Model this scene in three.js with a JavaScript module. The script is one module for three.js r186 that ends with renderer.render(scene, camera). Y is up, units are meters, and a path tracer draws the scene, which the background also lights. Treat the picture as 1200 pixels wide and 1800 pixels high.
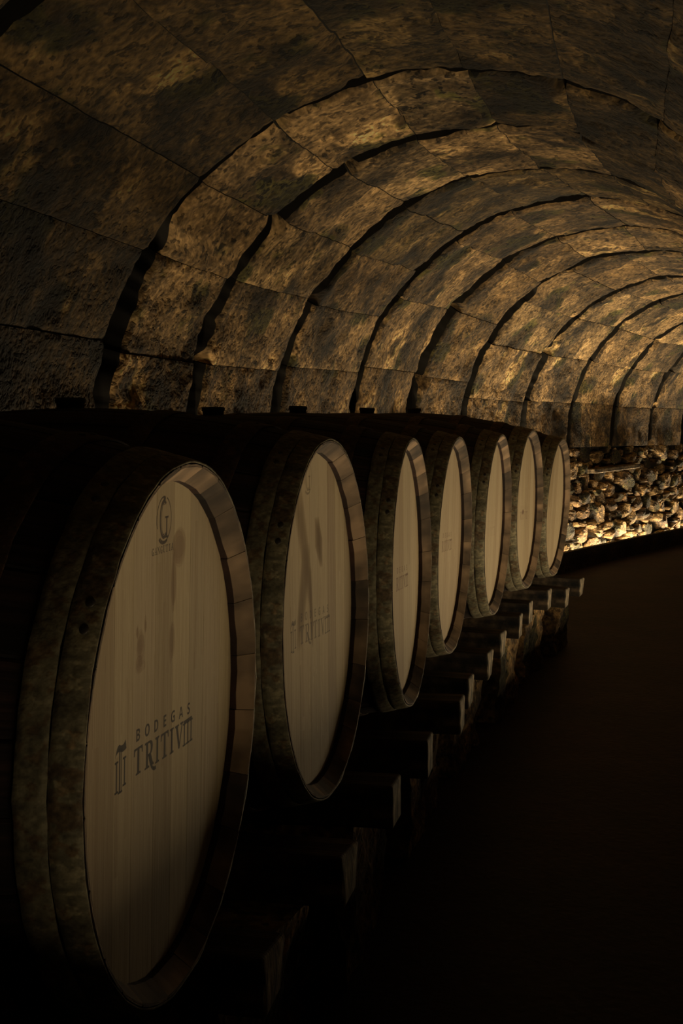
import * as THREE from 'three';
import { RectAreaLightUniformsLib } from 'three/addons/lights/RectAreaLightUniformsLib.js';
import { mergeGeometries } from 'three/addons/utils/BufferGeometryUtils.js';
import { RoundedBoxGeometry } from 'three/addons/geometries/RoundedBoxGeometry.js';

// ------------------------------------------------------------------ camera, light, exposure
const R = Math.PI / 180;
const EYE = 1.05;                                   // lens height above the cellar floor
const scene = new THREE.Scene();
scene.background = new THREE.Color(0x000000);
const camera = new THREE.PerspectiveCamera(2 * Math.atan(900 / 2291.4) / R, 1200 / 1800, 0.05, 60);
camera.position.set(0, EYE, 0);
camera.rotation.set(-4.015 * R, 0, 1.004 * R, 'XYZ');
const renderer = new THREE.WebGLRenderer({ antialias: true });
renderer.toneMapping = THREE.LinearToneMapping;
renderer.toneMappingExposure = 1.0;
renderer.shadowMap.enabled = true;
RectAreaLightUniformsLib.init();
const WARM = new THREE.Color().setRGB(1, 0.79, 0.49);
const LEFT_POWER = 98, FAR_LEFT_POWER = 300, RIGHT_POWER = 72;            // radiance of the floor lamps

// ------------------------------------------------------------------ helpers
function rng(seed) { let a = seed >>> 0; return () => { a = (a + 0x6D2B79F5) | 0; let t = Math.imul(a ^ (a >>> 15), 1 | a); t = (t + Math.imul(t ^ (t >>> 7), 61 | t)) ^ t; return ((t ^ (t >>> 14)) >>> 0) / 4294967296; }; }
function h3(x, y, z) { let h = Math.imul(x, 374761393) ^ Math.imul(y, 668265263) ^ Math.imul(z, 1274126177); h = Math.imul(h ^ (h >>> 13), 1274126177); return ((h ^ (h >>> 16)) >>> 0) / 4294967296; }
const sm = t => t * t * (3 - 2 * t);
function noise3(x, y, z, px = 0, py = 0) {           // value noise in [0,1]; px, py: periods for tiling
  const xi = Math.floor(x), yi = Math.floor(y), zi = Math.floor(z), u = sm(x - xi), v = sm(y - yi), w = sm(z - zi);
  const X = k => px ? ((xi + k) % px + px) % px : xi + k, Y = k => py ? ((yi + k) % py + py) % py : yi + k;
  const g = (i, j, k) => h3(X(i), Y(j), zi + k), L = (a, b, t) => a + (b - a) * t;
  return L(L(L(g(0, 0, 0), g(1, 0, 0), u), L(g(0, 1, 0), g(1, 1, 0), u), v), L(L(g(0, 0, 1), g(1, 0, 1), u), L(g(0, 1, 1), g(1, 1, 1), u), v), w);
}
function fbm(x, y, z, n = 4) { let s = 0, a = 0.5, f = 1, q = 0; for (let i = 0; i < n; i++) { s += a * noise3(x * f, y * f, z * f + i * 17); q += a; a *= 0.5; f *= 2.03; } return s / q; }
function tfbm(u, v, fx, fy, z, n) { let s = 0, a = 0.5, q = 0; for (let i = 0; i < n; i++) { s += a * noise3(u * fx, v * fy, z + i * 31, fx, fy); q += a; a *= 0.55; fx *= 2; fy *= 2; } return s / q; }
const clamp = (x, a = 0, b = 1) => Math.min(b, Math.max(a, x)), step = (a, b, x) => sm(clamp((x - a) / (b - a)));

const used = {};
function numbered(n) { const k = used[n] = (used[n] ?? -1) + 1; return k ? `${n}_${String(k).padStart(3, '0')}` : n; }
function add(o, name, parent = scene) { o.name = parent === scene ? numbered(name) : name; parent.add(o); o.traverse(c => { if (c.isMesh) { c.castShadow = true; c.receiveShadow = true; } }); return o; }
function part(name, geometry, material, parent) {
  parent.userData.count ??= {};
  const m = new THREE.Mesh(geometry, material), k = parent.userData.count[name] = (parent.userData.count[name] ?? -1) + 1;
  m.name = k ? `${name}_${String(k).padStart(3, '0')}` : name;
  m.castShadow = m.receiveShadow = true; parent.add(m); return m;
}
function tag(o, label, category, group) { Object.assign(o.userData, { label, category }); if (group) o.userData.group = group; return o; }
function structure(name, geometry, material) { const m = new THREE.Mesh(geometry, material); m.name = name; m.castShadow = m.receiveShadow = true; m.userData.kind = 'structure'; scene.add(m); return m; }

// ------------------------------------------------------------------ procedural textures
function dataTex(size, fn, srgb) {
  const d = new Uint8Array(size * size * 4);
  for (let j = 0; j < size; j++) for (let i = 0; i < size; i++) {
    const c = fn((i + 0.5) / size, (j + 0.5) / size), k = 4 * (j * size + i);
    for (let e = 0; e < 3; e++) d[k + e] = 255 * clamp(Array.isArray(c) ? c[e] : c);
    d[k + 3] = 255;
  }
  const t = new THREE.DataTexture(d, size, size);
  t.wrapS = t.wrapT = THREE.RepeatWrapping; t.magFilter = THREE.LinearFilter; t.minFilter = THREE.LinearMipmapLinearFilter; t.generateMipmaps = true;
  if (srgb) t.colorSpace = THREE.SRGBColorSpace;
  t.needsUpdate = true; return t;
}
const fieldCache = new Map();
const stoneField = (u, v) => {
  const key = Math.round(v * 4096) * 4096 + Math.round(u * 4096), hit = fieldCache.get(key); if (hit) return hit;
  const broad = tfbm(u, v, 3, 3, 1, 5), streak = tfbm(u, v, 7, 16, 7, 5), fine = tfbm(u, v, 90, 90, 3, 3), pit = tfbm(u, v, 64, 72, 11, 3);
  const f = { broad, streak, fine, pit, hole: step(0.60, 0.70, pit), crust: step(0.5, 0.68, tfbm(u, v, 7, 7, 21, 5)) }; fieldCache.set(key, f); return f;
};
const stoneMap = dataTex(1024, (u, v) => {
  const f = stoneField(u, v), t = step(0.30, 0.72, 0.62 * f.broad + 0.26 * f.streak + 0.12 * f.fine);
  let c = [0.27 + 0.46 * t, 0.225 + 0.39 * t, 0.155 + 0.275 * t];
  const dk = 1 - 0.42 * f.crust - 0.4 * f.hole, fi = 0.6 + 0.8 * f.fine;
  const pl = 1 + 0.55 * step(0.56, 0.72, tfbm(u, v, 5, 6, 91, 4)) * (1 - f.crust);
  c = c.map(x => x * dk * fi * pl);
  const moss = f.crust * step(0.45, 0.6, f.streak); c[0] *= 1 - 0.12 * moss; c[2] *= 1 - 0.25 * moss;
  return c;
}, true);
const stoneBump = dataTex(1024, (u, v) => { const f = stoneField(u, v); return clamp(0.55 * f.fine + 0.15 * f.streak + 0.4 * f.pit - 0.25 * f.hole); });
const woodBump = dataTex(512, (u, v) => 0.6 * tfbm(u, v, 64, 3, 5, 4) + 0.4 * tfbm(u, v, 16, 2, 9, 4));
const woodMap = dataTex(512, (u, v) => { const g = tfbm(u, v, 48, 3, 5, 4), b = tfbm(u, v, 6, 3, 2, 4), t = clamp(0.55 + 0.9 * (g - 0.5) + 0.9 * (b - 0.5)); return [t, t * 0.98, t * 0.95]; }, true);
const metalMap = dataTex(512, (u, v) => {
  const b = tfbm(u, v, 6, 6, 41, 5), f = tfbm(u, v, 40, 40, 43, 4), rust = 0.7 * step(0.54, 0.70, tfbm(u, v, 18, 18, 47, 5)), pale = step(0.66, 0.74, tfbm(u, v, 14, 14, 53, 4));
  const k = 0.5 + 0.5 * b + 0.5 * (f - 0.5);
  return [k * (0.74 - 0.10 * rust) + 0.16 * pale, k * (0.72 - 0.20 * rust) + 0.15 * pale, k * (0.60 - 0.22 * rust) + 0.12 * pale];
}, true);
const metalBump = dataTex(512, (u, v) => 0.6 * tfbm(u, v, 30, 30, 43, 4) + 0.4 * tfbm(u, v, 9, 9, 47, 4));
const floorMap = dataTex(512, (u, v) => { const b = tfbm(u, v, 4, 4, 61, 5), f = tfbm(u, v, 60, 60, 67, 3), t = 0.35 + 0.5 * b + 0.4 * (f - 0.5); return [t, t * 0.86, t * 0.72]; }, true);
const floorBump = dataTex(512, (u, v) => 0.6 * tfbm(u, v, 8, 8, 61, 5) + 0.4 * tfbm(u, v, 60, 60, 67, 3));

const std = o => new THREE.MeshStandardMaterial({ roughness: 0.9, metalness: 0, ...o });
const lin = (r, g, b) => new THREE.Color().setRGB(r, g, b);
const stoneMat = (r, g, b) => std({ color: lin(r, g, b), map: stoneMap, bumpMap: stoneBump, bumpScale: 0.009, roughness: 1 });
const STONE = {
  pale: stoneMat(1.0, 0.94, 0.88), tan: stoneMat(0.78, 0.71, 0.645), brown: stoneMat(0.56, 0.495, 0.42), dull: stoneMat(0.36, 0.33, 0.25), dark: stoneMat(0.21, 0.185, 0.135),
};
const jointShadeMat = std({ color: lin(0.018, 0.015, 0.011), roughness: 1 });  // shade of the open joints, painted near-black onto the stone sides
const mortar = std({ color: lin(0.05, 0.042, 0.03), map: stoneMap, bumpMap: stoneBump, bumpScale: 0.02, roughness: 1 });
const rubbleMats = [[0.95, 0.86, 0.74], [0.75, 0.66, 0.55], [0.6, 0.5, 0.42]].map(c => std({ color: lin(...c), map: stoneMap, bumpMap: stoneBump, bumpScale: 0.02, roughness: 1 }));
const darkStone = std({ color: lin(0.09, 0.075, 0.06), map: stoneMap, bumpMap: stoneBump, bumpScale: 0.01 });
const floorMat = new THREE.MeshPhysicalMaterial({ color: lin(0.05, 0.026, 0.018), map: floorMap, bumpMap: floorBump, bumpScale: 0.004, roughness: 0.65, specularIntensity: 0.35 });
const staveMats = [1, 0.9, 0.82, 0.95].map(k => std({ color: lin(k, k * 0.97, k * 0.95), map: woodMap, bumpMap: woodBump, bumpScale: 0.002, vertexColors: true, roughness: 0.85 }));
const hoopMat = std({ color: lin(0.66, 0.61, 0.54), map: metalMap, bumpMap: metalBump, bumpScale: 0.0015, metalness: 0.25, roughness: 0.72 });
const innerHoopMat = std({ color: lin(0.26, 0.15, 0.10), map: metalMap, bumpMap: metalBump, bumpScale: 0.0015, metalness: 0.2, roughness: 0.8 });
const rivetMat = std({ color: lin(0.05, 0.04, 0.03), metalness: 0.4, roughness: 0.6 });
const bungMat = std({ color: lin(0.02, 0.018, 0.018), roughness: 0.7 });
const beamMats = [0.9, 0.72, 1.1].map(k => std({ color: lin(0.16 * k, 0.115 * k, 0.072 * k), map: woodMap, bumpMap: woodBump, bumpScale: 0.003 }));
const beamEnd = std({ color: lin(0.42, 0.34, 0.22), map: woodMap, bumpMap: woodBump, bumpScale: 0.003 });  // bare wood ends, paler than the sides to carry the light on them
const railMat = std({ color: lin(0.42, 0.31, 0.18), map: woodMap, bumpMap: woodBump, bumpScale: 0.002 });

// ------------------------------------------------------------------ the bend of the cellar: s runs along the barrel fronts
const PATH = (() => {
  const P = [], ds = 0.02; let x = 0, z = 0;
  const th = s => { const q = Math.min(s, 10); return (11.156 + 0.6 * q + 0.4936 * q * q - (q > 0 ? 0.0347 * q ** 3 : 0)) * R; };
  for (let s = -3; s < 15; s += ds) { x += Math.sin(th(s)) * ds; z += Math.cos(th(s)) * ds; P.push([s, th(s), x, z]); }
  const o = P[150], ox = o[2] + 0.1632, oz = o[3] - 1.466;
  for (const p of P) { p[2] -= ox; p[3] -= oz; }
  return P;
})();
function at(s) { const f = clamp((s + 3) / 0.02 - 1, 0, PATH.length - 1.001), i = Math.floor(f), t = f - i, a = PATH[i], b = PATH[i + 1]; return { th: a[1] + (b[1] - a[1]) * t, x: a[2] + (b[2] - a[2]) * t, z: a[3] + (b[3] - a[3]) * t }; }
function place(s, off, y, turn = 0) { const p = at(s), t = p.th + turn; return new THREE.Vector3(p.x + off * Math.cos(t), y, -p.z + off * Math.sin(t)); }
const WALL = -1.116, HALF = 1.057, RISE = 1.032, SPRING = EYE - 0.065, RIGHT_WALL = WALL + 2 * HALF;

function ribbon(s0, s1, o0, o1, y0, y1, n = 24) {    // a solid strip following the bend
  const pos = [], idx = [], uv = [];
  for (let i = 0; i <= n; i++) { const s = s0 + (s1 - s0) * i / n; for (const [o, y] of [[o0, y0], [o1, y0], [o1, y1], [o0, y1]]) { const p = place(s, o, y); pos.push(p.x, p.y, p.z); uv.push(s, y + o); } }
  for (let i = 0; i < n; i++) for (let k = 0; k < 4; k++) { const a = 4 * i + k, b = 4 * i + (k + 1) % 4; idx.push(a, b, a + 4, b, b + 4, a + 4); }
  idx.push(0, 2, 1, 0, 3, 2); const e = 4 * n; idx.push(e, e + 1, e + 2, e, e + 2, e + 3);
  let g = new THREE.BufferGeometry();
  g.setAttribute('position', new THREE.Float32BufferAttribute(pos, 3)); g.setAttribute('uv', new THREE.Float32BufferAttribute(uv, 2)); g.setIndex(idx);
  g = g.toNonIndexed(); g.computeVertexNormals(); return g;
}

// ------------------------------------------------------------------ floor, walls, vault shell
structure('floor', ribbon(-2.7, 13.6, WALL - 0.3, RIGHT_WALL + 0.3, -0.2, 0, 60), floorMat);
const wallLeft = structure('wall_left', ribbon(-2.7, 13.6, WALL - 0.3, WALL - 0.035, 0, EYE - 0.12, 60), mortar);
structure('wall_right', ribbon(-2.7, 13.6, RIGHT_WALL, RIGHT_WALL + 0.3, 0, EYE - 0.12, 60), darkStone);
for (const [n, s0, s1] of [['wall_back', -2.85, -2.7], ['wall_far', 13.6, 13.75]]) structure(n, ribbon(s0, s1, WALL - 0.35, RIGHT_WALL + 0.35, -0.2, 2.6, 1), darkStone);
[[-2.5, 1.7, 0.134], [1.7, 2.9, 0.116], [2.9, 13.5, 0.102]].forEach(([a, b, h], i) => structure(`trim_${i + 2}`, ribbon(a, b, 0.80, 0.85, 0, h, 30), darkStone));  // unseen right kerb, heights stepped to cut lamp light on the barrel heads
structure('trim_1', ribbon(6.2, 13.5, -0.965, -0.925, 0, 0.14, 40), darkStone).userData.label = 'low dark kerb hiding the floor lamps along the rubble wall';

// boundaries between the rings of the vault: [s, extra turn in degrees, swelling of the radius]
const RINGS = [[-2.7, 0, 0], [-1.75, 0, 0.01], [-0.85, 0, 0.02], [0.1, 0, 0.01], [1.0, 0.5, 0.02], [2.258, 1.16, -0.002], [2.80, 4.5, -0.035], [3.712, 4.49, 0.003], [4.763, 6, 0.066], [5.791, -4.89, 0.082], [6.383, 1.29, 0.031], [7.362, -2.05, -0.009], [8.205, 2.09, -0.006], [9.08, -3.21, -0.06], [10.048, -1.55, -0.038], [11, 0, -0.02], [11.9, 0, 0.0], [12.8, 0, 0], [13.6, 0, 0]];
function arch(b, A, extra = 0) {                     // a point of the ring boundary b at angle A (0 = left springing, pi = right)
  const [s, turn, q] = b, ra = HALF * (1 + q) + extra, rb = RISE * (1 + q) + extra;
  const c = Math.cos(A), y = A < 0 ? A * rb : A > Math.PI ? (Math.PI - A) * rb : rb * Math.sin(A);
  return place(s, WALL + HALF - ra * (A < 0 ? 1 : A > Math.PI ? -1 : c), SPRING + y, turn * R);
}
{ // shell behind the stones
  const pos = [], uv = [], idx = [], n = 36, m = RINGS.length;
  for (const e of [0.13, 0.4]) for (let i = 0; i < m; i++) for (let j = 0; j <= n; j++) { const A = -0.12 + (Math.PI + 0.24) * j / n, p = arch(RINGS[i], A, e); pos.push(p.x, p.y, p.z); uv.push(RINGS[i][0], A * 1.1); }
  const id = (e, i, j) => (e * m + i) * (n + 1) + j;
  for (let i = 0; i < m - 1; i++) for (let j = 0; j < n; j++) { idx.push(id(0, i, j), id(0, i + 1, j), id(0, i, j + 1), id(0, i + 1, j), id(0, i + 1, j + 1), id(0, i, j + 1)); idx.push(id(1, i, j), id(1, i, j + 1), id(1, i + 1, j), id(1, i + 1, j), id(1, i, j + 1), id(1, i + 1, j + 1)); }
  for (let i = 0; i < m - 1; i++) for (const j of [0, n]) idx.push(id(0, i, j), id(1, i, j), id(0, i + 1, j), id(1, i, j), id(1, i + 1, j), id(0, i + 1, j));
  for (const i of [0, m - 1]) for (let j = 0; j < n; j++) idx.push(id(0, i, j), id(1, i, j), id(0, i, j + 1), id(1, i, j), id(1, i, j + 1), id(0, i, j + 1));
  const g = new THREE.BufferGeometry(); g.setAttribute('position', new THREE.Float32BufferAttribute(pos, 3)); g.setAttribute('uv', new THREE.Float32BufferAttribute(uv, 2)); g.setIndex(idx); g.computeVertexNormals();
  structure('ceiling', g, mortar);
}
const ceiling = scene.getObjectByName('ceiling');

// ------------------------------------------------------------------ vault stones
function vaultStone(b0, b1, A0, A1, seed, gap, recess, open) {
  const rnd = rng(seed), w = b1[0] - b0[0], near = w < 0.2 ? 1 : 0, fine = b0[0] > 0.9 && b0[0] < 8;
  const nu = fine ? 40 : 22, nv = Math.max(6, Math.round((A1 - A0) / R * (fine ? 1.1 : 0.6)));
  const pos = [], uv = [], idx = [], uo = rnd() * 3, vo = rnd() * 3, lift = (rnd() - 0.5) * 0.005, chip = rnd(), chipA = rnd();
  const P = (u, v, out) => {
    const A = A0 + (A1 - A0) * v, j = 0.0012, Aj = clamp(A, A0 + j, A1 - j);
    const g0 = gap * open(Aj / R) * (0.6 + 0.5 * fbm(Aj * 12, b0[0] * 3, 1.5, 3) + 0.3 * fbm(Aj * 45, b0[0] * 3, 8.5, 3)) / w;
    const t = g0 + (1 - g0 - 0.004) * u, a = arch(b0, Aj, recess), b = arch(b1, Aj, 0);
    const q = a.clone().lerp(b, t);
    const du = Math.min(u * w, (1 - u) * w * 2), dv = Math.min(v, 1 - v) * (A1 - A0) * 1.05;
    const n1 = fbm(q.x * 6, q.y * 6, q.z * 6, 3) - 0.5, n2 = fbm(q.x * 24 + 9, q.y * 24, q.z * 24, 3) - 0.5, n3 = fbm(q.x * 70, q.y * 70 + 5, q.z * 70, 2) - 0.5;
    let d = lift - 0.030 * n1 - 0.014 * n2 - 0.006 * n3;
    d += (1 - step(0, 0.018, du)) * (0.006 + 0.010 * clamp(n2 * 2 + 0.5)) + (1 - step(0, 0.012, dv)) * (0.002 + 0.008 * clamp(n2 * 3));
    const worn = step(0.5, 0.8, fbm(q.x * 7 + 40, q.y * 7, q.z * 7, 3)); d += worn * 0.012 * (1 + n2 * 3);
    if (chip > 0.55) { const dx = (u - (chip > 0.78 ? 1 : 0)) * w, dy = (v - (chipA > 0.5 ? 1 : 0)) * (A1 - A0); d += 0.05 * (1 - step(0.01, 0.05 + 0.03 * chipA, Math.hypot(dx, dy) + n2 * 0.03)); }
    const o = arch(b0, Aj, recess + 1).lerp(arch(b1, Aj, 1), t).sub(q).normalize();
    return q.addScaledVector(o, out ? 0.15 : d);
  };
  const put = (p, u, v) => { pos.push(p.x, p.y, p.z); uv.push(uo + u * w / 1.3, vo + v * (A1 - A0) / 1.3); return pos.length / 3 - 1; };
  const gid = []; for (let i = 0; i <= nu; i++) { gid.push([]); for (let j = 0; j <= nv; j++) gid[i].push(put(P(i / nu, j / nv), i / nu, j / nv)); }
  for (let i = 0; i < nu; i++) for (let j = 0; j < nv; j++) idx.push(gid[i][j], gid[i][j + 1], gid[i + 1][j], gid[i + 1][j], gid[i][j + 1], gid[i + 1][j + 1]);
  const faceCount = idx.length;
  const side = pts => { let pa, pb; pts.forEach(([u, v], k) => { const i = gid[Math.round(u * nu)][Math.round(v * nv)], f = new THREE.Vector3().fromArray(pos, 3 * i), a = put(f, u, v), b = put(P(u, v, true), u + 0.1, v + 0.1); if (k) idx.push(pa, a, pb, a, b, pb); pa = a; pb = b; }); };
  const U = [...Array(nu + 1).keys()].map(i => i / nu), V = [...Array(nv + 1).keys()].map(i => i / nv);
  side(U.map(u => [u, 0])); side(U.map(u => [1 - u, 1])); side(V.map(v => [1, v])); side(V.map(v => [0, 1 - v]));
  const g = new THREE.BufferGeometry(); g.setAttribute('position', new THREE.Float32BufferAttribute(pos, 3)); g.setAttribute('uv', new THREE.Float32BufferAttribute(uv, 2)); g.setIndex(idx); g.computeVertexNormals(); g.addGroup(0, faceCount, 0); g.addGroup(faceCount, idx.length - faceCount, 1);
  return g;
}
const COURSES = {
  a: [-6, 15.5, 32, 47, 62.5, 78, 93.5, 108, 123, 138, 153, 168, 186],
  b: [-6, 17.5, 38, 57.5, 74, 92, 110, 127, 145, 164, 186],
  c: [-6, 12.5, 31.4, 48.5, 66.7, 84, 101, 118, 136, 154, 186],
};
// tone of the stones with light and shade of the vault put in, course by course from the left springing (p pale, t tan, b brown, l dull, d dark)
const SHADE_TONES = { 4: 'dddddldddddd', 5: 'bttttpdddddd', 6: 'btptpttdbbll', 7: 'btbllllllldd', 8: 'bttbbbttbbll', 9: 'bbbbttbbtb', 10: 'btptbttttb', 11: 'btpptttttb', 12: 'bttptttbbb', 13: 'bttptttttb', 14: 'btpttttttb' };
for (let k = 0; k < RINGS.length - 1; k++) {
  const c = k < 8 ? COURSES.a : k < 10 ? COURSES.b : COURSES.c, rnd = rng(500 + k), gap = k < 5 ? 0.05 : k === 5 ? 0.072 : 0.085;
  const closed = { 5: A => 1 - 0.9 * step(34, 40, A), 6: A => 1 - 0.9 * step(84, 90, A), 7: A => 1 - 0.6 * step(62, 72, A), 9: A => 1 - 0.55 * step(58, 66, A), 10: A => 1 - 0.8 * step(52, 56, A) + 0.9 * step(64, 68, A) }[k] ?? (() => 1);
  const cut = c.map((d, i) => (d + (i && i < c.length - 1 ? (rnd() - 0.5) * 1.6 : 0)) * R);
  for (let j = 0; j < cut.length - 1; j++) {
    const m = { p: STONE.pale, t: STONE.tan, b: STONE.brown, l: STONE.dull, d: STONE.dark }[(SHADE_TONES[k] ?? (k < 4 ? 'dddddddddddd' : 'bbttbbttbbtt'))[j]];
    part('stone', vaultStone(RINGS[k], RINGS[k + 1], cut[j], cut[j + 1], 1000 + k * 50 + j, gap * (0.8 + 0.4 * rnd()), -0.006, closed), [m, jointShadeMat], ceiling);
  }
}

// ------------------------------------------------------------------ rubble of the left wall, as far as it shows past the barrels
{
  const rnd = rng(77), variants = [];
  for (let v = 0; v < 14; v++) {
    const g = new THREE.IcosahedronGeometry(1, 4), p = g.attributes.position, q = new THREE.Vector3(), planes = [];
    for (let i = 0; i < 13; i++) planes.push([new THREE.Vector3(rnd() - 0.5, rnd() - 0.5, rnd() - 0.5).normalize(), 0.72 + 0.28 * rnd()]);
    for (const n of [[1, 0, 0], [-1, 0, 0], [0, 1, 0], [0, -1, 0], [0, 0, 1]]) planes.push([new THREE.Vector3(n[0] + 0.5 * (rnd() - 0.5), n[1] + 0.5 * (rnd() - 0.5), n[2] + 0.5 * (rnd() - 0.5)).normalize(), 0.75 + 0.2 * rnd()]);
    for (let i = 0; i < p.count; i++) {
      q.fromBufferAttribute(p, i); let r = 1.25;
      for (const [n, d] of planes) { const k = n.dot(q); if (k > 0.05) r = Math.min(r, d / k); }
      r *= 0.97 + 0.28 * (fbm(q.x * 3 + v * 5, q.y * 3, q.z * 3, 3) - 0.5) + 0.10 * (fbm(q.x * 9 + v, q.y * 9, q.z * 9, 2) - 0.5);
      q.multiplyScalar(r); p.setXYZ(i, q.x, q.y, q.z);
    }
    g.deleteAttribute('uv'); g.deleteAttribute('normal');
    const uv = []; for (let i = 0; i < p.count; i++) uv.push(p.getX(i) * 0.16 + v * 0.3, p.getY(i) * 0.11);
    g.setAttribute('uv', new THREE.Float32BufferAttribute(uv, 2)); g.computeVertexNormals(); variants.push(g);
  }
  const laid = [];                                   // large stones first, smaller ones into the gaps
  for (let i = 0; i < 6000 && laid.length < 285; i++) {
    const big = Math.pow(1 - i / 6000, 1.5), w = 0.045 + 0.06 * rnd() + big * (0.08 + 0.2 * rnd()), h = Math.min(0.15, w * (0.4 + 0.4 * rnd())), c = 7.55 + 3.75 * rnd(), y = 0.03 + 0.83 * rnd();
    if (y + h * 0.45 > 0.9 || laid.some(([C, Y, W, H]) => ((C - c) / (W + w)) ** 2 + ((Y - y) / (H + h)) ** 2 < 0.2)) continue;
    laid.push([c, y, w, h]);
    const m = part('rubble_stone', variants[Math.floor(rnd() * 14)], rubbleMats[Math.floor(rnd() * 3)], wallLeft);
    m.position.copy(place(c, WALL - 0.045 + 0.05 * rnd() + 0.022 * (1 - step(0.1, 0.4, y)), y)); m.rotation.set(0, Math.PI / 2 - at(c).th, (rnd() - 0.5) * 0.7);
    m.scale.set(w * 0.56, h * 0.56, 0.045 + 0.03 * rnd());
  }
}

// ------------------------------------------------------------------ lamps along the floor
function strip(s, off, y, len, power, aim, label, group, width = 0.018) {
  const a = place(s - len / 2, off, y), b = place(s + len / 2, off, y), mid = a.clone().add(b).multiplyScalar(0.5), L = a.distanceTo(b);
  const g = new THREE.Group(); g.position.copy(mid); add(g, 'strip_lamp'); tag(g, label, 'lamp', group);
  const p = at(s), dir = new THREE.Vector3(aim[0] * Math.cos(p.th), aim[1], aim[0] * Math.sin(p.th)).normalize();
  const xa = b.clone().sub(a).normalize(), za = dir.addScaledVector(xa, -dir.dot(xa)).normalize(); g.quaternion.setFromRotationMatrix(new THREE.Matrix4().makeBasis(xa, za.clone().cross(xa), za));
  const house = part('housing', new RoundedBoxGeometry(L * 0.97, width + 0.008, 0.01, 2, 0.003), std({ color: lin(0.1, 0.1, 0.1), metalness: 0.6, roughness: 0.5 }), g); house.position.z = -0.007;
  const glow = part('diffuser', new THREE.BoxGeometry(L * 0.95, width, 0.004), std({ color: lin(0.6, 0.55, 0.45), emissive: WARM, emissiveIntensity: 1.2 }), g);
  const l = new THREE.RectAreaLight(WARM, power, L * 0.95, width); l.position.z = 0.006; l.name = 'lamp_light'; l.rotation.y = Math.PI; g.add(l);
}
for (let i = 0; i < 12; i++) strip(2.1 + i * 0.95, i < 5 ? -1.03 : -1.022, 0.05, 0.92, i < 5 ? LEFT_POWER : FAR_LEFT_POWER, [i < 5 ? 0.12 : -0.1, 1], ...(i < 5 ? ['slim warm strip lamp hidden on the floor behind the barrels', 'strip lamps behind the barrels'] : ['slim warm strip lamp hidden by the kerb below the rubble wall', 'strip lamps behind the kerb']));
for (let i = 0; i < 14; i++) strip(-0.9 + i, 0.91, 0.09, 0.98, RIGHT_POWER * ([0.8, 0.5, 0.62, 0.88][i] ?? (i < 7 ? 1 : 0.3)), [-0.8, 1], 'slim warm strip lamp behind the added light-cutting kerb along the right wall, outside the view', 'strip lamps along the right wall', 0.03);

// ------------------------------------------------------------------ barrels
const BL = 0.94, HL = BL / 2;
const bilge = t => 0.36 - 0.06 * (t / HL) ** 2;
const NS = 24;
function staveGeometry(w, seed) {                    // one stave lying along z, centred on +y
  const prof = [];                                   // [t, r, shade]
  for (let i = 0; i <= 16; i++) { const t = -HL + BL * i / 16; prof.push([t, bilge(t), 0]); }
  prof.push([HL, 0.2965, 1], [0.4495, 0.2800, 1], [0.436, 0.2795, 1], [0.42, bilge(0.42) - 0.027, 0]);
  for (let i = 1; i < 8; i++) { const t = 0.42 - 0.84 * i / 8; prof.push([t, bilge(t) - 0.027, 0]); }
  prof.push([-0.42, bilge(0.42) - 0.027, 0], [-0.436, 0.2795, 1], [-0.4495, 0.2800, 1], [-HL, 0.2965, 1]);
  const ang = [-w, -w + 0.010, -w * 0.4, w * 0.4, w - 0.010, w], n = prof.length, pos = [], uv = [], col = [], idx = [], rnd = rng(seed), uo = rnd() * 5;
  const dark = [0.052, 0.024, 0.016], pale = [0.33, 0.235, 0.145];
  const ringOf = (a, k) => { const base = pos.length / 3; prof.forEach(([t, r, sh], i) => { const edge = (k === 0 || k === 5) && i <= 16 ? 0.0018 : 0; let rr = r - edge, tt = t; if (sh) { const q = fbm(a * 20 + seed, t * 20, 3, 3) - 0.5; rr += q * 0.003; tt += Math.sign(t) * q * 0.002; } pos.push(Math.sin(a) * rr, Math.cos(a) * rr, tt); uv.push(...(sh ? [uo + a * 0.14, t * 5 + uo] : [uo + a * 0.3 / 0.35, t / 0.9 + uo])); col.push(...(sh ? pale : dark)); }); return base; };
  // outer faces keep their own dark stain, sawn ends and chime bevel show bare oak
  for (let k = 0; k < 5; k++) { const a = ringOf(ang[k], k), b = ringOf(ang[k + 1], k + 1); for (let i = 0; i < n; i++) { const j = (i + 1) % n; idx.push(a + i, a + j, b + i, b + i, a + j, b + j); } }
  for (const k of [0, 5]) { const a = ringOf(ang[k], k); for (let i = 0; i < 16; i++) { const t = i <= 15 ? i : 15; const m = n - 1 - Math.round(i * (n - 18) / 16), m2 = n - 1 - Math.round((i + 1) * (n - 18) / 16); idx.push(a + t, a + t + 1, a + m, a + t + 1, a + m2, a + m); } }
  let g = new THREE.BufferGeometry(); g.setAttribute('position', new THREE.Float32BufferAttribute(pos, 3)); g.setAttribute('uv', new THREE.Float32BufferAttribute(uv, 2)); g.setAttribute('color', new THREE.Float32BufferAttribute(col, 3)); g.setIndex(idx);
  g = g.toNonIndexed();
  const c = g.attributes.color, P = g.attributes.position;   // a face is bare oak only where all of it belongs to the chime; the recess wall is darkened for its shade
  for (let i = 0; i < c.count; i += 3) { const z = Math.min(...[0, 1, 2].map(k => Math.abs(P.getZ(i + k)))), bare = z > 0.445 && [0, 1, 2].some(k => Math.hypot(P.getX(i + k), P.getY(i + k)) < 0.2985); for (let k = 0; k < 3; k++) c.setXYZ(i + k, ...(bare ? pale : dark)); }
  g.computeVertexNormals(); return g;
}
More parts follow.
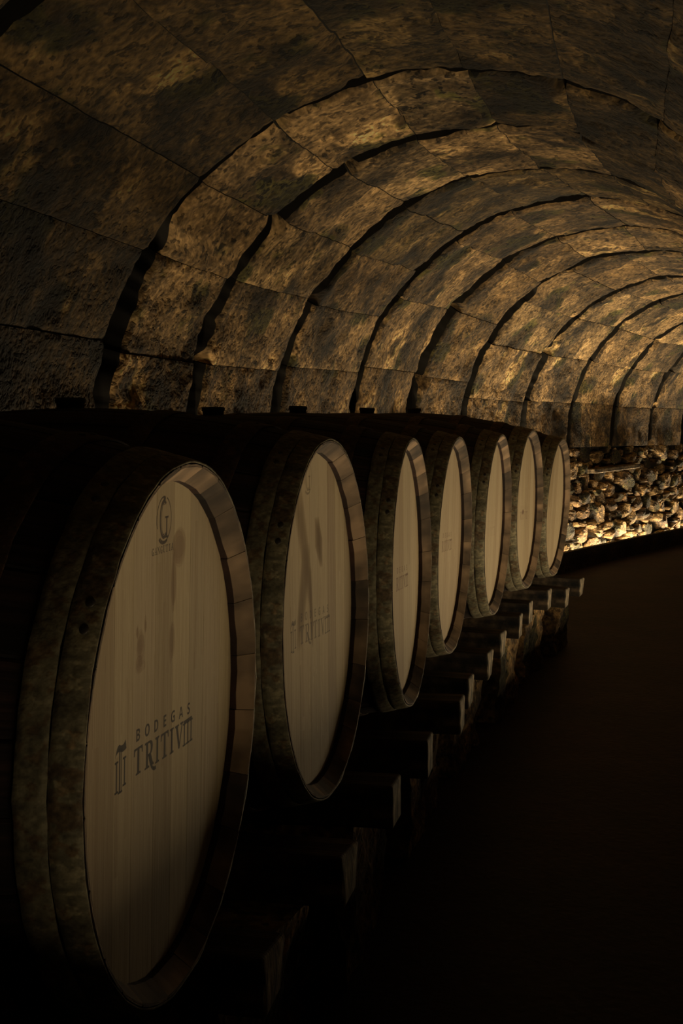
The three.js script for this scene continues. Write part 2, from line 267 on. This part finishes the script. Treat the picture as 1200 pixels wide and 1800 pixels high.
function hoopGeometry(t0, t1, seed) {
  const n = 96, pos = [], uv = [], idx = [], sec = [[0, 0.0002], [0, 0.0026], [0.25, 0.0032], [0.75, 0.0032], [1, 0.0026], [1, 0.0002]];
  for (let i = 0; i <= n; i++) {
    const a = i / n * 2 * Math.PI, ca = Math.cos(a), sa = Math.sin(a), e0 = (fbm(ca * 9 + seed, sa * 9, 2, 3) - 0.5) * 0.004, e1 = (fbm(ca * 9, sa * 9 + seed, 7, 3) - 0.5) * 0.004, b = (fbm(ca * 4 + seed, sa * 4, 9, 3) - 0.5) * 0.0025 + 0.0008;
    for (const [k, h] of sec) { const t = t0 + (t1 - t0) * k + (k < 0.5 ? e0 : e1) * (k === 0 || k === 1 ? 1 : 0.4), r = bilge(t) + h + b; pos.push(sa * r, ca * r, t); uv.push(a * 0.35 / 0.25, t / 0.25 + seed * 0.37); }
  }
  for (let i = 0; i < n; i++) for (let k = 0; k < 5; k++) { const a = i * 6 + k, b = a + 6; idx.push(a, b, a + 1, b, b + 1, a + 1); }
  let g = new THREE.BufferGeometry(); g.setAttribute('position', new THREE.Float32BufferAttribute(pos, 3)); g.setAttribute('uv', new THREE.Float32BufferAttribute(uv, 2)); g.setIndex(idx); g.computeVertexNormals(); return g;
}
const NB = 9, HR = 0.2805;
const cuts = (() => { const r = rng(9), c = []; for (let i = 0; i <= NB; i++) c.push(-HR + 2 * HR * i / NB + (i && i < NB ? (r() - 0.5) * 0.012 : 0)); return c; })();
const boardGeos = cuts.slice(0, NB).map((x0, i) => {
  const x1 = cuts[i + 1] - 0.00015, a = x0 + 0.00015, pts = [], yy = x => Math.sqrt(Math.max(HR * HR - x * x, 1e-6));
  for (let k = 0; k <= 10; k++) { const x = a + (x1 - a) * k / 10; pts.push([x, yy(x)]); }
  for (let k = 10; k >= 0; k--) { const x = a + (x1 - a) * k / 10; pts.push([x, -yy(x)]); }
  const sh = new THREE.Shape(pts.map(p => new THREE.Vector2(...p)));
  const g = new THREE.ExtrudeGeometry(sh, { depth: 0.018, bevelEnabled: true, bevelThickness: 0.0004, bevelSize: 0.0004, bevelOffset: -0.0004, bevelSegments: 1 });
  const p = g.attributes.position, uv = []; for (let k = 0; k < p.count; k++) uv.push(p.getX(k) / 0.57 + 0.5, p.getY(k) / 0.57 + 0.5);
  g.setAttribute('uv', new THREE.Float32BufferAttribute(uv, 2)); g.translate(0, 0, 0.4405 - 0.0184); return g;
});
// the print and stains of each head: px per metre of the 0.57 m square
function headTexture(k, size) {
  const cv = document.createElement('canvas'); cv.width = cv.height = size; const c = cv.getContext('2d'), rnd = rng(300 + k), M = size / 0.57;
  const X = x => (x + 0.285) * M, Y = y => (0.285 - y) * M;
  c.fillStyle = 'rgb(170,150,116)'; c.fillRect(0, 0, size, size);
  for (let i = 0; i < NB; i++) { const t = rnd(); c.fillStyle = t > 0.5 ? `rgba(196,172,128,${0.35 * (t - 0.5) * 2})` : `rgba(120,92,54,${0.32 * (0.5 - t) * 2})`; c.fillRect(X(cuts[i]), 0, X(cuts[i + 1]) - X(cuts[i]), size); }
  for (let i = 0; i < 5200; i++) { const x = rnd() * size, y = rnd() * size, l = size * (0.03 + 0.3 * rnd() ** 2), w = size / 1024 * (0.6 + 1.4 * rnd()), d = rnd(); c.fillStyle = d > 0.45 ? `rgba(92,66,34,${0.05 + 0.13 * rnd()})` : `rgba(214,192,150,${0.05 + 0.12 * rnd()})`; c.fillRect(x, y, w, l); }
  for (let i = 0; i < 26; i++) { const x = rnd() * size, y = rnd() * size, w = size * (0.01 + 0.03 * rnd()), l = size * (0.1 + 0.3 * rnd()); const g = c.createLinearGradient(x, 0, x + w, 0), a = 0.06 + 0.12 * rnd(); g.addColorStop(0, 'rgba(96,66,30,0)'); g.addColorStop(0.5, `rgba(96,66,30,${a})`); g.addColorStop(1, 'rgba(96,66,30,0)'); c.fillStyle = g; c.fillRect(x, y, w, l); }
  const blot = (x, y, w, h, col) => { for (let i = 0; i < 5; i++) { c.fillStyle = col; c.beginPath(); c.ellipse(X(x + (rnd() - 0.5) * w * 0.3), Y(y + (rnd() - 0.5) * h * 0.3), w * M * (0.3 + 0.2 * rnd()), h * M * (0.3 + 0.2 * rnd()), 0, 0, 7); c.fill(); } };
  if (k === 0) for (const [x, y, w, h] of [[-0.075, 0.105, 0.025, 0.03], [-0.06, 0.125, 0.008, 0.02], [-0.085, 0.12, 0.008, 0.016], [-0.075, 0.085, 0.03, 0.022], [0.03, 0.09, 0.02, 0.05], [0.05, 0.2, 0.05, 0.05], [0.035, 0.16, 0.02, 0.07]]) blot(x, y, w, h, 'rgba(100,72,36,0.13)');
  if (k === 1) { for (const [x0, y0, x1, y1, w] of [[-0.10, 0.20, -0.03, 0.05, 0.05], [-0.05, 0.10, -0.10, -0.02, 0.05], [-0.03, 0.06, -0.015, -0.03, 0.02], [0.02, 0.14, 0.05, 0.1, 0.03]]) { for (let i = 0; i < 40; i++) { const t = i / 39; c.fillStyle = 'rgba(96,72,34,0.08)'; c.fillRect(X(x0 + (x1 - x0) * t - w / 2 * (1 - 0.4 * t)), Y(y0 + (y1 - y0) * t + 0.03), w * M * (1 - 0.4 * t), 0.05 * M); } }
    for (let i = 0; i < 30; i++) { c.fillStyle = `rgba(225,208,170,${0.2 + 0.3 * rnd()})`; c.fillRect(X(-0.05 + 0.11 * rnd()), Y(-0.06 - 0.16 * rnd()), 0.002 * M, (0.006 + 0.02 * rnd()) * M); } }
  if (k === 2 || k === 3) { c.fillStyle = 'rgba(224,206,166,0.4)'; c.fillRect(X(k === 2 ? 0.15 : 0.16), Y(0.17), 0.004 * M, 0.22 * M); }
  if (k === 6) { c.fillStyle = 'rgba(110,88,44,0.22)'; c.beginPath(); c.moveTo(X(-0.28), Y(0.28)); c.lineTo(X(0.05), Y(0.28)); c.lineTo(X(-0.06), Y(0)); c.lineTo(X(-0.28), Y(0.06)); c.fill(); }
  const word = (txt, x0, x1, y, h, col, font, slope = -0.04) => { const n = txt.length; c.save(); c.fillStyle = col; c.textAlign = 'center'; c.textBaseline = 'alphabetic'; [...txt].forEach((l, i) => { if (l === ' ') return; const t = (i + 0.5) / n, x = x0 + (x1 - x0) * t; c.save(); c.translate(X(x), Y(y + slope * (x - x0))); c.font = `${font.startsWith('bold') ? 'bold ' : ''}${Math.round(h * M * 1.36)}px ${font.replace('bold ', '')}`; const wd = c.measureText(l).width; const want = (x1 - x0) / n * M * 0.86; c.scale(Math.min(1.25, want / wd), 1); c.fillText(l, 0, 0); c.restore(); }); c.restore(); };
  const bar = (x, y0, y1, w, col) => { c.fillStyle = col; c.fillRect(X(x - w / 2), Y(y1), w * M, (y1 - y0) * M); const s = w * 0.9; c.fillRect(X(x - w / 2 - s), Y(y0 + 0.0022), (w + 2 * s) * M, 0.0022 * M); c.fillRect(X(x - w / 2 - s), Y(y1), (w + 2 * s) * M, 0.0022 * M); };
  const logo = (dx, dy, a, from = 0, rgb = '30,19,8') => {
    const col = `rgba(${rgb},${a})`;
    word('BODEGAS'.slice(from ? 2 : 0), from ? -0.055 + dx : -0.094 + dx, 0.112 + dx, 0.0015 + dy, 0.014, col, 'bold sans-serif', -0.05);
    // TRITIV in roman capitals, the R with a long leg, then a closed M of three stems
    const T = 'TRITIV', wd = [0.033, 0.036, 0.018, 0.033, 0.018, 0.036]; let x = -0.094 + dx;
    [...T].forEach((l, i) => { if (!(from && i < 1)) word(l, x, x + wd[i], -0.036 - 0.045 * (x - dx + 0.1) + dy, 0.031, col, 'bold serif', 0); if (l === 'R' && !from) { c.strokeStyle = col; c.lineWidth = 0.0042 * M; c.beginPath(); c.moveTo(X(x + 0.017), Y(-0.022 + dy)); c.quadraticCurveTo(X(x + 0.026), Y(-0.046 + dy), X(x + 0.041), Y(-0.043 + dy)); c.stroke(); } x += wd[i]; });
    const mx = x + 0.015, my = -0.044 + dy; for (const e of [-0.013, 0, 0.013]) bar(mx + e, my, my + 0.028, 0.0042, col); c.fillStyle = col; c.fillRect(X(mx - 0.016), Y(my + 0.031), 0.032 * M, 0.004 * M);
    if (!from) { const lx = -0.132 + dx; bar(lx - 0.0015, -0.042 + dy, 0.006 + dy, 0.0035, col); bar(lx + 0.0032, -0.042 + dy, 0.004 + dy, 0.0022, col); bar(lx - 0.0105, -0.040 + dy, -0.006 + dy, 0.0036, col); bar(lx + 0.0125, -0.037 + dy, -0.006 + dy, 0.0036, col);
      c.fillStyle = col; c.beginPath(); c.moveTo(X(lx - 0.015), Y(-0.002 + dy)); c.quadraticCurveTo(X(lx - 0.008), Y(0.014 + dy), X(lx), Y(0.009 + dy)); c.quadraticCurveTo(X(lx + 0.009), Y(0.006 + dy), X(lx + 0.015), Y(0.012 + dy)); c.lineTo(X(lx + 0.018), Y(0.002 + dy)); c.quadraticCurveTo(X(lx + 0.008), Y(-0.001 + dy), X(lx), Y(0.002 + dy)); c.quadraticCurveTo(X(lx - 0.008), Y(0.005 + dy), X(lx - 0.015), Y(-0.002 + dy)); c.fill(); }
  };
  const emblem = (dx, dy, a) => {
    const col = `rgba(48,32,14,${a})`; c.strokeStyle = col; c.fillStyle = col; c.lineWidth = 0.0018 * M;
    c.beginPath(); c.ellipse(X(dx), Y(dy), 0.0245 * M, 0.0255 * M, 0, -1.2, 2.2); c.stroke(); c.beginPath(); c.ellipse(X(dx), Y(dy), 0.0245 * M, 0.0255 * M, 0, 2.75, 4.7); c.stroke();
    c.lineWidth = 0.0038 * M; c.beginPath(); c.ellipse(X(dx - 0.001), Y(dy), 0.0125 * M, 0.0205 * M, 0, 0.9, 5.3); c.stroke();   // the G
    c.lineWidth = 0.0014 * M; c.beginPath(); c.ellipse(X(dx - 0.002), Y(dy), 0.0065 * M, 0.0175 * M, 0, 1.2, 5.1); c.stroke();
    c.fillRect(X(dx + 0.007), Y(dy + 0.003), 0.004 * M, 0.024 * M); c.fillRect(X(dx + 0.003), Y(dy + 0.003), 0.012 * M, 0.0022 * M); c.fillRect(X(dx + 0.003), Y(dy - 0.0195), 0.012 * M, 0.0022 * M);
    c.beginPath(); c.ellipse(X(dx + 0.001), Y(dy + 0.0235), 0.004 * M, 0.003 * M, 0, 0, 7); c.fill();
    c.lineWidth = 0.003 * M; c.beginPath(); c.ellipse(X(dx - 0.002), Y(dy - 0.016), 0.018 * M, 0.011 * M, 0, 0.75, 2.6); c.stroke();
  };
  if (k === 0) { logo(0, 0, 0.86); emblem(-0.002, 0.237, 0.85); word('GANGUTIA', -0.043, 0.032, 0.1985, 0.0085, 'rgba(46,30,14,0.85)', 'bold serif', 0.01); }
  if (k === 1) { logo(-0.005, 0.004, 0.36); emblem(-0.036, 0.239, 0.3); }
  if (k === 2) logo(-0.012, 0.0, 0.62, 1, '74,40,20');
  if (k === 3) { logo(-0.012, 0.022, 0.5, 1, '74,46,22'); }
  if (k === 5) { blot(-0.01, -0.012, 0.06, 0.02, 'rgba(96,66,40,0.22)'); logo(-0.012, 0, 0.3, 1, '84,56,30'); }
  if (k === 4) logo(-0.01, 0.0, 0.10, 1, '84,56,30');
  const t = new THREE.CanvasTexture(cv); t.colorSpace = THREE.SRGBColorSpace; t.anisotropy = 8; return t;
}
const staveWidths = (() => { const r = rng(41), w = []; let s = 0; for (let i = 0; i < NS; i++) { const q = 0.8 + 0.4 * r(); w.push(q); s += q; } return w.map(q => q / s * 2 * Math.PI); })();
const staveGeos = staveWidths.map((w, i) => staveGeometry(w / 2 - 0.0012, 60 + i));
const HOOPS = [[0.001, 0.0312, 0], [0.0326, 0.062, 0], [0.104, 0.142, 1], [0.262, 0.300, 1]];
const hoopGeos = HOOPS.map(([a, b], i) => hoopGeometry(HL - b, HL - a, 3 + i * 5));
const rivetGeo = new THREE.SphereGeometry(0.0055, 10, 6, 0, 2 * Math.PI, 0, Math.PI / 2); rivetGeo.scale(1, 0.4, 1);
const bungGeo = new THREE.LatheGeometry([[0, -0.02], [0.022, -0.02], [0.025, 0.008], [0.027, 0.009], [0.027, 0.016], [0.024, 0.018], [0, 0.018]].map(p => new THREE.Vector2(...p)), 20);
const backHeadGeo = new THREE.CylinderGeometry(HR, HR, 0.018, 48); backHeadGeo.rotateX(Math.PI / 2); backHeadGeo.translate(0, 0, -0.431);

// head centre [x, y, z] seen from the lens, bearing of the head plane, radius, tilt
const BARRELS = [[-0.172, -0.352, 1.466, 11.27, 0.3002, -0.29], [-0.014, -0.334, 2.193, 13.23, 0.2999, 1.46], [0.165, -0.336, 2.912, 11.52, 0.2965, 1.42], [0.323, -0.342, 3.634, 13.83, 0.2995, -0.45], [0.527, -0.338, 4.345, 15.11, 0.2984, -0.84], [0.735, -0.331, 5.054, 17.61, 0.3042, -0.22], [0.961, -0.367, 5.756, 18.81, 0.3006, -1.97]];
const BARREL_LABELS = [
  'oak wine barrel nearest the camera, with a crisp black stamp and oval emblem',
  'second oak barrel from the camera, its head streaked with dark stains',
  'third oak barrel from the camera, with a reddish stamp cut off by the rim',
  'fourth oak barrel from the camera, with a small brown stamp at the left',
  'fifth oak barrel from the camera, with a plain pale head between two stamped barrels',
  'sixth oak barrel from the camera, next to last, with a brown smudge on its head',
  'last and farthest oak barrel of the row, standing in front of the lit rubble wall',
];
let proto;
function makeBarrel() {
  const g = new THREE.Group();
  let a = 0;
  staveWidths.forEach((w, i) => { const m = part('stave', staveGeos[i], staveMats[(i * 7) % 4], g); m.rotation.z = -(a + w / 2); m.position.y = 0.36; a += w; });
  for (const dir of [1, -1]) HOOPS.forEach(([, , inner], i) => {
    const m = part('hoop', hoopGeos[i], inner ? innerHoopMat : hoopMat, g); m.position.y = 0.36; if (dir < 0) m.rotation.y = Math.PI; m.userData.label = inner ? 'rusty steel hoop' : 'dull grey steel hoop';
    const t = HL - (HOOPS[i][0] + HOOPS[i][1]) / 2, base = -1.05 + i * 0.5;
    for (const d of [0, 0.09]) { const v = part('rivet', rivetGeo, rivetMat, m), q = base + d, r = bilge(t) + 0.003; v.position.set(Math.sin(q) * r, Math.cos(q) * r, t); v.rotation.z = -q; }
  });
  boardGeos.forEach(b => { const m = part('head_board', b, null, g); m.position.y = 0.36; });
  const bh = part('back_head', backHeadGeo, beamMats[0], g); bh.position.y = 0.36;
  const bung = part('bung', bungGeo, bungMat, g); bung.position.y = 0.36 + 0.36;
  return g;
}
BARRELS.forEach(([x, y, z, psi, rad, tilt], k) => {
  const mat = std({ map: headTexture(k, k === 0 ? 2048 : k === 1 ? 1536 : 1024), bumpMap: woodBump, bumpScale: 0.0008, roughness: 0.8, color: lin(0.84, 0.85, 0.85) });
  const b = k ? proto.clone() : (proto = makeBarrel());
  b.traverse(o => { if (o.name.startsWith('head_board')) o.material = mat; });
  b.name = numbered('wine_barrel'); scene.add(b);
  b.userData = {}; tag(b, BARREL_LABELS[k], 'barrel', 'wine barrels lying in a row');
  const sc = rad / 0.3; b.scale.setScalar(sc); b.rotation.order = 'YXZ'; b.rotation.set(-tilt * R, Math.PI / 2 - psi * R, 0);
  const head = new THREE.Vector3(0, 0.36, HL).multiplyScalar(sc).applyEuler(b.rotation);
  b.position.set(x, y + EYE, -z).sub(head);
  // every barrel has its staves turned to another joint
  const turn = rng(900 + k)() * 6.28; b.children.forEach(c => { if (c.name.startsWith('stave')) c.rotation.z += turn; });
});
proto.userData.count = undefined; delete proto.userData.count;

// ------------------------------------------------------------------ timber beams under the barrels and the stone sleepers that carry them
const ORD = ['first', 'second', 'third', 'fourth', 'fifth', 'sixth', 'seventh'];
const fr = (k, along, out, y) => { const [x, , z, psi] = BARRELS[k], c = Math.cos(psi * R), s = Math.sin(psi * R); return new THREE.Vector3(x + along * s + out * c, y, -(z + along * c - out * s)); };
function beamGeometry(seed) {
  const g = new RoundedBoxGeometry(0.092, 0.08, 1.07, 4, 0.006), p = g.attributes.position;
  for (let i = 0; i < p.count; i++) { const X = p.getX(i), Y = p.getY(i), Z = p.getZ(i); p.setXYZ(i, X + (fbm(X * 20 + seed, Y * 20, Z * 6, 3) - 0.5) * 0.006, Y + (Y < 0 ? (fbm(X * 20, Y * 20 + seed, Z * 6, 3) - 0.5) * 0.006 : 0), Z + (Z > 0 ? (fbm(X * 30, Y * 30, seed, 2) - 0.5) * 0.012 : 0)); }
  g.computeVertexNormals(); return g;
}
const beamGeos = [1, 2, 3].map(beamGeometry), beamTop = k => EYE + BARRELS[k][1] - 0.3265;
const FRONT = [[0.045, 0.058], [0.075, 0.077], [0.062, 0.08], [0.08, 0.08], [0.055, 0.064], [0.056, 0.06], [0.092, 0.095]];
BARRELS.forEach((b, k) => [-0.2, 0.2].forEach((al, j) => {
  const wood = beamMats[(2 * k + j) % 3], m = new THREE.Mesh(beamGeos[(k + j) % 3], [wood, wood, wood, wood, beamEnd, beamEnd]);
  const root = scene.getObjectByName(k ? `wine_barrel_00${k}` : 'wine_barrel'); m.rotation.copy(root.rotation);
  m.position.set(al, 0.36 - 0.3265 - 0.042, HL + FRONT[k][j] - 0.535).applyEuler(root.rotation).add(root.position);
  add(m, 'timber_beam'); tag(m, `${j ? 'farther' : 'nearer'} of the two square timber beams under the ${ORD[k]} barrel from the camera`, 'beam', 'timber beams under the barrels');
}));
function sleeperGeometry(w, h, d, seed) {
  const g = new THREE.BoxGeometry(w, h, d, 12, 12, 24), p = g.attributes.position;
  for (let i = 0; i < p.count; i++) {
    let X = p.getX(i), Y = p.getY(i), Z = p.getZ(i); const n = fbm(X * 7 + seed * 3, Y * 7, Z * 7, 4) - 0.5, n2 = fbm(X * 22 + seed, Y * 22, Z * 22, 3) - 0.5;
    const ex = Math.abs(X) / (w / 2), ez = Math.abs(Z) / (d / 2), round = 1 - 0.05 * ex * ex * ez * ez, top = step(0.4, 0.5, Y / h);
    X *= round * (1 + 0.05 * (0.5 - Y / h)); p.setXYZ(i, X + n * 0.05 * ex, Y + (top ? -Math.abs(n2) * 0.006 : Y < -h / 2 + 0.01 ? 0 : n * 0.02), Z + (n * 0.08 + n2 * 0.03) * Math.min(1, ez * ez));
  }
  const q = g.toNonIndexed(), P = q.attributes.position, N = q.attributes.normal, uv = [];
  for (let i = 0; i < P.count; i++) { const a = [Math.abs(N.getX(i)), Math.abs(N.getY(i)), Math.abs(N.getZ(i))], m = a.indexOf(Math.max(...a)); uv.push(((m === 0 ? P.getZ(i) : P.getX(i)) + seed) / 1.2, (m === 1 ? P.getZ(i) : P.getY(i)) / 1.2); }
  g.computeVertexNormals(); q.setAttribute('uv', new THREE.Float32BufferAttribute(uv, 2)); q.computeVertexNormals(); return q;
}
for (let k = 0; k <= 7; k++) {
  const i = Math.min(k, 6), al = k === 7 ? 0.32 : -0.365, top = (k && k < 7 ? Math.min(beamTop(k), beamTop(k - 1)) : beamTop(i)) - 0.086, h = top;
  const m = new THREE.Mesh(sleeperGeometry(k === 7 || k === 0 ? 0.36 : 0.44, h, 0.90, k + 1), STONE.brown);
  m.position.copy(fr(i, al, -0.03 - 0.45 + (k % 2) * 0.02, h / 2)); m.rotation.y = Math.PI / 2 - (BARRELS[i][3] + (k && k < 7 ? BARRELS[k - 1][3] : BARRELS[i][3])) / 2 * R;
  add(m, 'stone_sleeper'); tag(m, k === 0 ? 'rough stone block before the first barrel, carrying its nearer beam' : k === 7 ? 'rough stone block beyond the last barrel, carrying its farther beam' : `rough stone block carrying the beams between the ${ORD[k - 1]} and ${ORD[k]} barrels`, 'stone block', 'stone blocks under the timber beams');
}

// ------------------------------------------------------------------ pale wooden rail on the rubble wall
{
  const a = place(8.62, WALL + 0.05, 0.695), b = place(9.66, WALL + 0.05, 0.715), g = new RoundedBoxGeometry(a.distanceTo(b), 0.034, 0.09, 3, 0.006);
  const m = new THREE.Mesh(g, railMat); m.position.copy(a).add(b).multiplyScalar(0.5); m.rotation.y = Math.PI / 2 - at(9.1).th; m.rotation.order = 'YXZ'; m.rotation.z = 0.02;
  add(m, 'wall_rail'); tag(m, 'short pale wooden rail set in the rubble wall beyond the last barrel', 'rail');
}
ceiling.userData.count = undefined; delete ceiling.userData.count; delete wallLeft.userData.count;
scene.traverse(o => { if (o.userData.count) delete o.userData.count; });
renderer.render(scene, camera);
